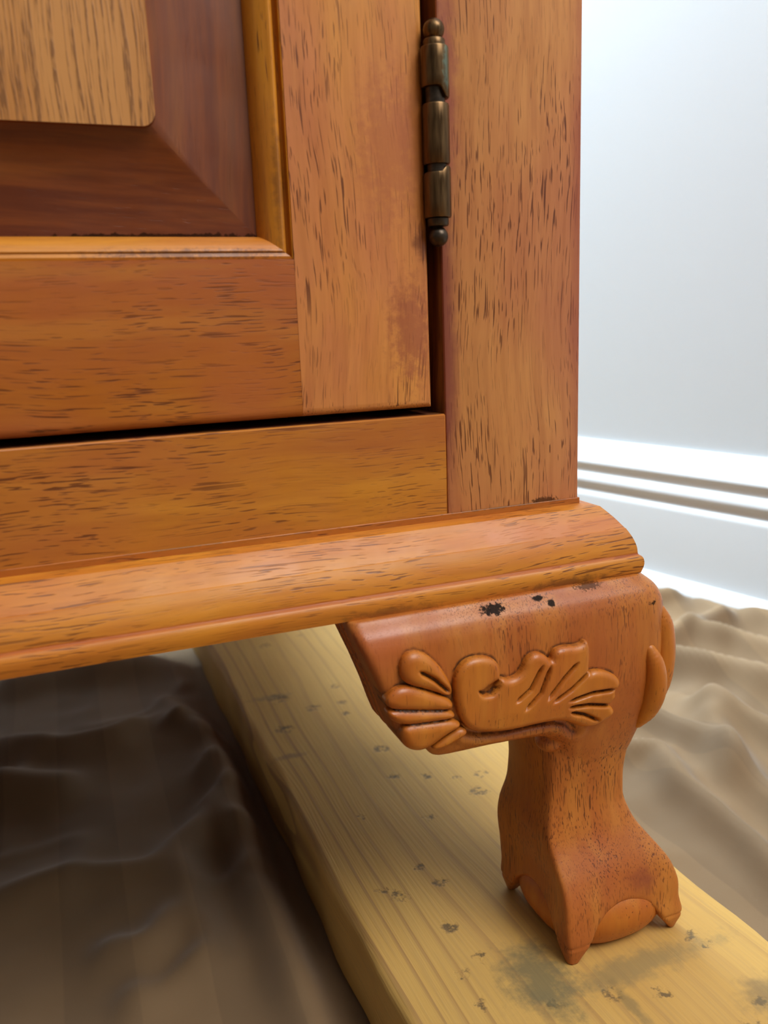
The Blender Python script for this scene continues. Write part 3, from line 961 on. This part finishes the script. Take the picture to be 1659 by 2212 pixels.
def p_front(X, Z):
    p = tab(Z, P_Z, P_P, 1.1)
    d, t = line_d(COVE, X, Z)
    p = p - 2.0 * np.exp(-(d / 1.4) ** 2) + 0.9 * np.exp(-((d - 3.6) / 1.8) ** 2) * (Z < np.interp(X, [-60, -43, -24, -15], [-66, -70.6, -71.2, -76]))
    # the lower lip under the scroll stands slightly proud, the wing tip turns back a little
    p = p - 2.4 * np.clip((-90.5 - X) / 5.0, 0, 1) ** 2
    return p


def foot_field(x, y, z):
    """x, y, z: 1-D lattices in mm -> field (inside negative)."""
    X2, Z2 = np.meshgrid(x, z, indexing='ij')
    pf = p_front(X2, Z2).astype(np.float32)
    of = poly_sd(smooth_poly(OUT, 1), X2, Z2).astype(np.float32)
    Y2, Zy = np.meshgrid(-y, z, indexing='ij')
    pr = p_front(Y2, Zy).astype(np.float32)
    orr = poly_sd(smooth_poly(OUT, 1), Y2, Zy).astype(np.float32)
    X = x[:, None, None].astype(np.float32)
    Y = y[None, :, None].astype(np.float32)
    Z = z[None, None, :].astype(np.float32)
    face = smax(-pf[:, None, :] - Y, X - pr[None], 11.0)
    # plies showing on the sawn end of each wing
    step = lambda a: 1.6 * np.exp(-((a + 9.0) / 0.9) ** 2) + 1.6 * np.exp(-((a + 2.5) / 0.9) ** 2)
    front = np.maximum(smax(face, of[:, None, :] + step(Y), 3.2), Y - 3.0)
    side = np.maximum(smax(face, orr[None] + step(-X), 3.2), -3.0 - X)
    knee = np.minimum(front, side)
    # leg column
    u = (X - Y) * np.float32(0.70711)
    v = (X + Y) * np.float32(0.70711)
    zc = Z
    o_u = tab(z, O_Z, O_U)[None, None, :]
    i_u = tab(z, O_Z, I_U)[None, None, :]
    q = tab(z, Q_Z, Q_Q)[None, None, :]
    u0, ru = (o_u + i_u) * 0.5, (o_u - i_u) * 0.5
    rv = tab(z, V_Z, V_R)[None, None, :]
    # nail edge on each claw
    cut = 0.7 * np.exp(-((zc + 158.2) / 0.5) ** 2) + 0.13 * np.clip(-158.6 - zc, 0, 8)
    ru, rv = ru - cut, rv - cut
    rm = (ru + rv) * 0.5
    au = np.sqrt(((u - u0) / ru) ** 2 + 0.0022)
    av = np.sqrt((v / rv) ** 2 + 0.0022)
    col = ((au ** q + av ** q) ** (1 / q) - 1.03) * rm * 0.72
    # arches between the claws
    cx = 3.9
    a_, b_ = X - cx, Y + cx
    wz = ((Z + 169.0) / 21.8) ** 2
    ta = 18.0 + 3.0 * np.clip((-158.6 - Z) / 6.4, 0, 1)
    tun = np.minimum(np.sqrt((a_ / ta) ** 2 + wz), np.sqrt((b_ / ta) ** 2 + wz))
    col = smax(col, (1 - tun) * 18.0, 1.6)
    col = np.maximum(col, -165.0 - Z)
    col = smax(col, Z + 45.0, 6)
    F = smin(knee, col, 7.0)
    # little scroll where the wing dies into the leg
    for aa, bb in ((X, Y), (-Y, -X)):
        vol = np.sqrt((aa + 20.5) ** 2 + ((bb + 12.2) * 0.8) ** 2 + ((Z + 84.0) * 1.1) ** 2) - 4.0
        F = smin(F, vol, 1.2)
    return np.maximum(F, Z + 25.6)


hs = 0.62
fx = np.arange(-99.0, 50.0, hs)
fy = np.arange(-50.0, 99.0, hs)
fz = np.arange(-168.0, -23.0, hs)
F = foot_field(fx, fy, fz)
V, Qd = surface_nets(F, (fx[0], fy[0], fz[0]), hs)
foot = mesh_np('carved_foot', V * 0.001, Qd, M_leg)
del F


def add_glaze(o_, v):
    """old finish left in the cuts of the carving, as a per-vertex wear mask."""
    at = o_.data.attributes.new('glaze', 'FLOAT', 'POINT')
    at.data.foreach_set('value', np.clip(v, 0, 1).astype(np.float32))


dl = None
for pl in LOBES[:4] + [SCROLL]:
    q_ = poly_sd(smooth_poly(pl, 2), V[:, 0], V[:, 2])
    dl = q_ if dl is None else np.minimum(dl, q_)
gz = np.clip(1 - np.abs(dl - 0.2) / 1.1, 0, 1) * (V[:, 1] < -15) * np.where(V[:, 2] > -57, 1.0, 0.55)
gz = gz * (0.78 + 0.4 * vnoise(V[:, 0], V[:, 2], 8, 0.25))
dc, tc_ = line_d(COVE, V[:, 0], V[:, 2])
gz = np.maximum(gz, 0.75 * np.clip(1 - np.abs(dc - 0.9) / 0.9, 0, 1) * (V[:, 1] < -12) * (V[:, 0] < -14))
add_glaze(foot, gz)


def relief(name, polys, grooves, base, width, height, x0, x1, z0, z1, h=0.34):
    x = np.arange(x0, x1, h)
    z = np.arange(z0, z1, h)
    y = np.arange(-31.0, -12.0, h)
    X2, Z2 = np.meshgrid(x, z, indexing='ij')
    best = np.full(X2.shape, -9.0)
    dmin = np.full(X2.shape, 99.0)
    for pl in polys:
        d = poly_sd(smooth_poly(pl, 2), X2, Z2)
        tt = np.clip(-d / width, 0, 1)
        hh = base + (height - base) * np.sqrt(np.clip(1 - (1 - tt) ** 2, 0, 1))
        best = np.maximum(best, np.where(d < 0.3, hh, -9))
        dmin = np.minimum(dmin, d)
    best = np.where(best < -5, base, best)
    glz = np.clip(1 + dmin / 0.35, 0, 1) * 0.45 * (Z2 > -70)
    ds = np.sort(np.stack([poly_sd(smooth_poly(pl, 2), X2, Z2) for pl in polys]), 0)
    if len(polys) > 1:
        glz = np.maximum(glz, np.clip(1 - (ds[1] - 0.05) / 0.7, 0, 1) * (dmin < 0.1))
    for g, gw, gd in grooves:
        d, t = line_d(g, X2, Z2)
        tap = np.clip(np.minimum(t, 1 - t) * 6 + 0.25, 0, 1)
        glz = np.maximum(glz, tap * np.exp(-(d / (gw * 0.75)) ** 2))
        best = best - gd * tap * np.exp(-(d / (gw * (0.55 + 0.45 * tap))) ** 2)
    p = tab(Z2, P_Z, P_P, 1.1)
    top = -(p + best)
    Fy = np.maximum((top[:, None, :] - y[None, :, None]) * 0.7, dmin[:, None, :])
    Fy = np.maximum(Fy, y[None, :, None] + (p - 1.8)[:, None, :])
    V_, Q_ = surface_nets(Fy.astype(np.float32), (x[0], y[0], z[0]), h)
    o_ = mesh_np(name, V_ * 0.001, Q_, M_carve)
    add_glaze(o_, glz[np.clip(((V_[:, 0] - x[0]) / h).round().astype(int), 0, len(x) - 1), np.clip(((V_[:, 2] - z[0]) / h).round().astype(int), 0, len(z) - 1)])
    return o_


shell = relief('carved_shell', LOBES, [(g, 0.7, 2.2) for g in GRV_SHELL], 0.9, 3.2, 3.6, -90, -56, -72, -32)
leaf = relief('carved_leaf', [SCROLL], GRV_SCROLL, 1.3, 2.4, 3.5, -67, 3, -79, -38)


def corner_leaf():
    """upright leaf on the knee corner: three overlapping lobes, in (u, w, z) about the diagonal."""
    h = 0.36
    x = np.arange(4, 34, h)
    y = np.arange(-34, -4, h)
    z = np.arange(-88, -34, h)
    X, Y, Z = (x[:, None, None], y[None, :, None], z[None, None, :])
    u = (X - Y) * 0.70711
    w = (X + Y) * 0.70711
    Fm = None
    for pts, sq in (([(26.5, -6.6, -51.5, 2.2), (28.2, -6.2, -56, 3.3), (28.8, -5.4, -62, 4.0), (28.2, -4.4, -69, 4.2), (26.0, -3.2, -76, 3.6), (22.6, -2.0, -82.0, 2.2)], 1.0),
                    ([(28.8, 0.4, -39.4, 2.4), (29.8, 1.0, -44, 3.8), (30.0, 1.6, -50, 4.6), (29.8, 2.2, -58, 4.9), (28.8, 2.6, -67, 4.6), (26.0, 2.4, -77, 3.4)], 1.0),
                    ([(25.0, 9.0, -50.5, 1.6), (27.4, 9.4, -57, 3.6), (27.6, 8.6, -66, 4.3), (25.4, 7.0, -75, 4.0), (22.0, 5.0, -82.0, 2.4)], 1.0)):
        fl = None
        pts = [tuple(v) for v in curve_profile(pts, 4)]
        for (u1, w1, z1, r1), (u2, w2, z2, r2) in zip(pts, pts[1:]):
            a, b = np.array((u1, w1, z1)), np.array((u2, w2, z2))
            e_ = b - a
            t = np.clip(((u - a[0]) * e_[0] + (w - a[1]) * e_[1] + (Z - a[2]) * e_[2]) / (e_ @ e_), 0, 1)
            d = np.sqrt((u - a[0] - t * e_[0]) ** 2 + (w - a[1] - t * e_[1]) ** 2 + (Z - a[2] - t * e_[2]) ** 2) - (r1 + (r2 - r1) * t)
            fl = d if fl is None else np.minimum(fl, d)
        Fm = fl if Fm is None else smin(Fm, fl, 0.5)
    V_, Q_ = surface_nets(Fm.astype(np.float32), (x[0], y[0], z[0]), h)
    return mesh_np('knee_leaf', V_ * 0.001, Q_, M_carve)


knee = corner_leaf()
# ball held by the claws
bm = bmesh.new()
rows = []
for a in np.linspace(-1.02, math.pi / 2, 22):
    row = []
    for b in np.linspace(0, 2 * math.pi, 56, endpoint=False):
        c, s = math.cos(b), math.sin(b)
        k = (abs(c) ** 2.6 + abs(s) ** 2.6) ** (-1 / 2.6)
        r = 25.6 * max(0.0, math.cos(a)) ** 0.8 * k
        row.append(bm.verts.new(((3.9 + r * c) * 0.001, (-3.9 + r * s) * 0.001, max(-0.165, (-154.5 + 15.5 * math.sin(a)) * 0.001))))
    rows.append(row)
n = 56
for a, b in zip(rows, rows[1:]):
    for i in range(n):
        bm.faces.new([a[i], a[(i + 1) % n], b[(i + 1) % n], b[i]])
bm.faces.new(rows[0])
bmesh.ops.remove_doubles(bm, verts=bm.verts, dist=1e-6)
ball = obj('ball', bm, M_ball, smooth=50)

# mirrored carving for the side wing: reflect over the diagonal x = -y
MIR = Matrix(((0, -1, 0, 0), (-1, 0, 0, 0), (0, 0, 1, 0), (0, 0, 0, 1)))
sides = []
for src in (shell, leaf):
    me = src.data.copy()
    me.transform(MIR)
    me.flip_normals()
    c = bpy.data.objects.new(src.name, me)
    COL.objects.link(c)
    sides.append(c)
part(foot)
for c in (shell, leaf, knee, ball, *sides):
    c.parent = foot
# back right foot: the same foot turned a quarter, standing further along the board
f2 = foot.copy()
COL.objects.link(f2)
f2.parent = cab
f2.matrix_parent_inverse = foot.matrix_parent_inverse.copy()
f2.matrix_basis = Matrix.Translation((0, D, 0)) @ Matrix.Rotation(math.pi / 2, 4, 'Z')
for c in (shell, leaf, knee, ball, *sides):
    d = c.copy()
    COL.objects.link(d)
    d.parent = f2
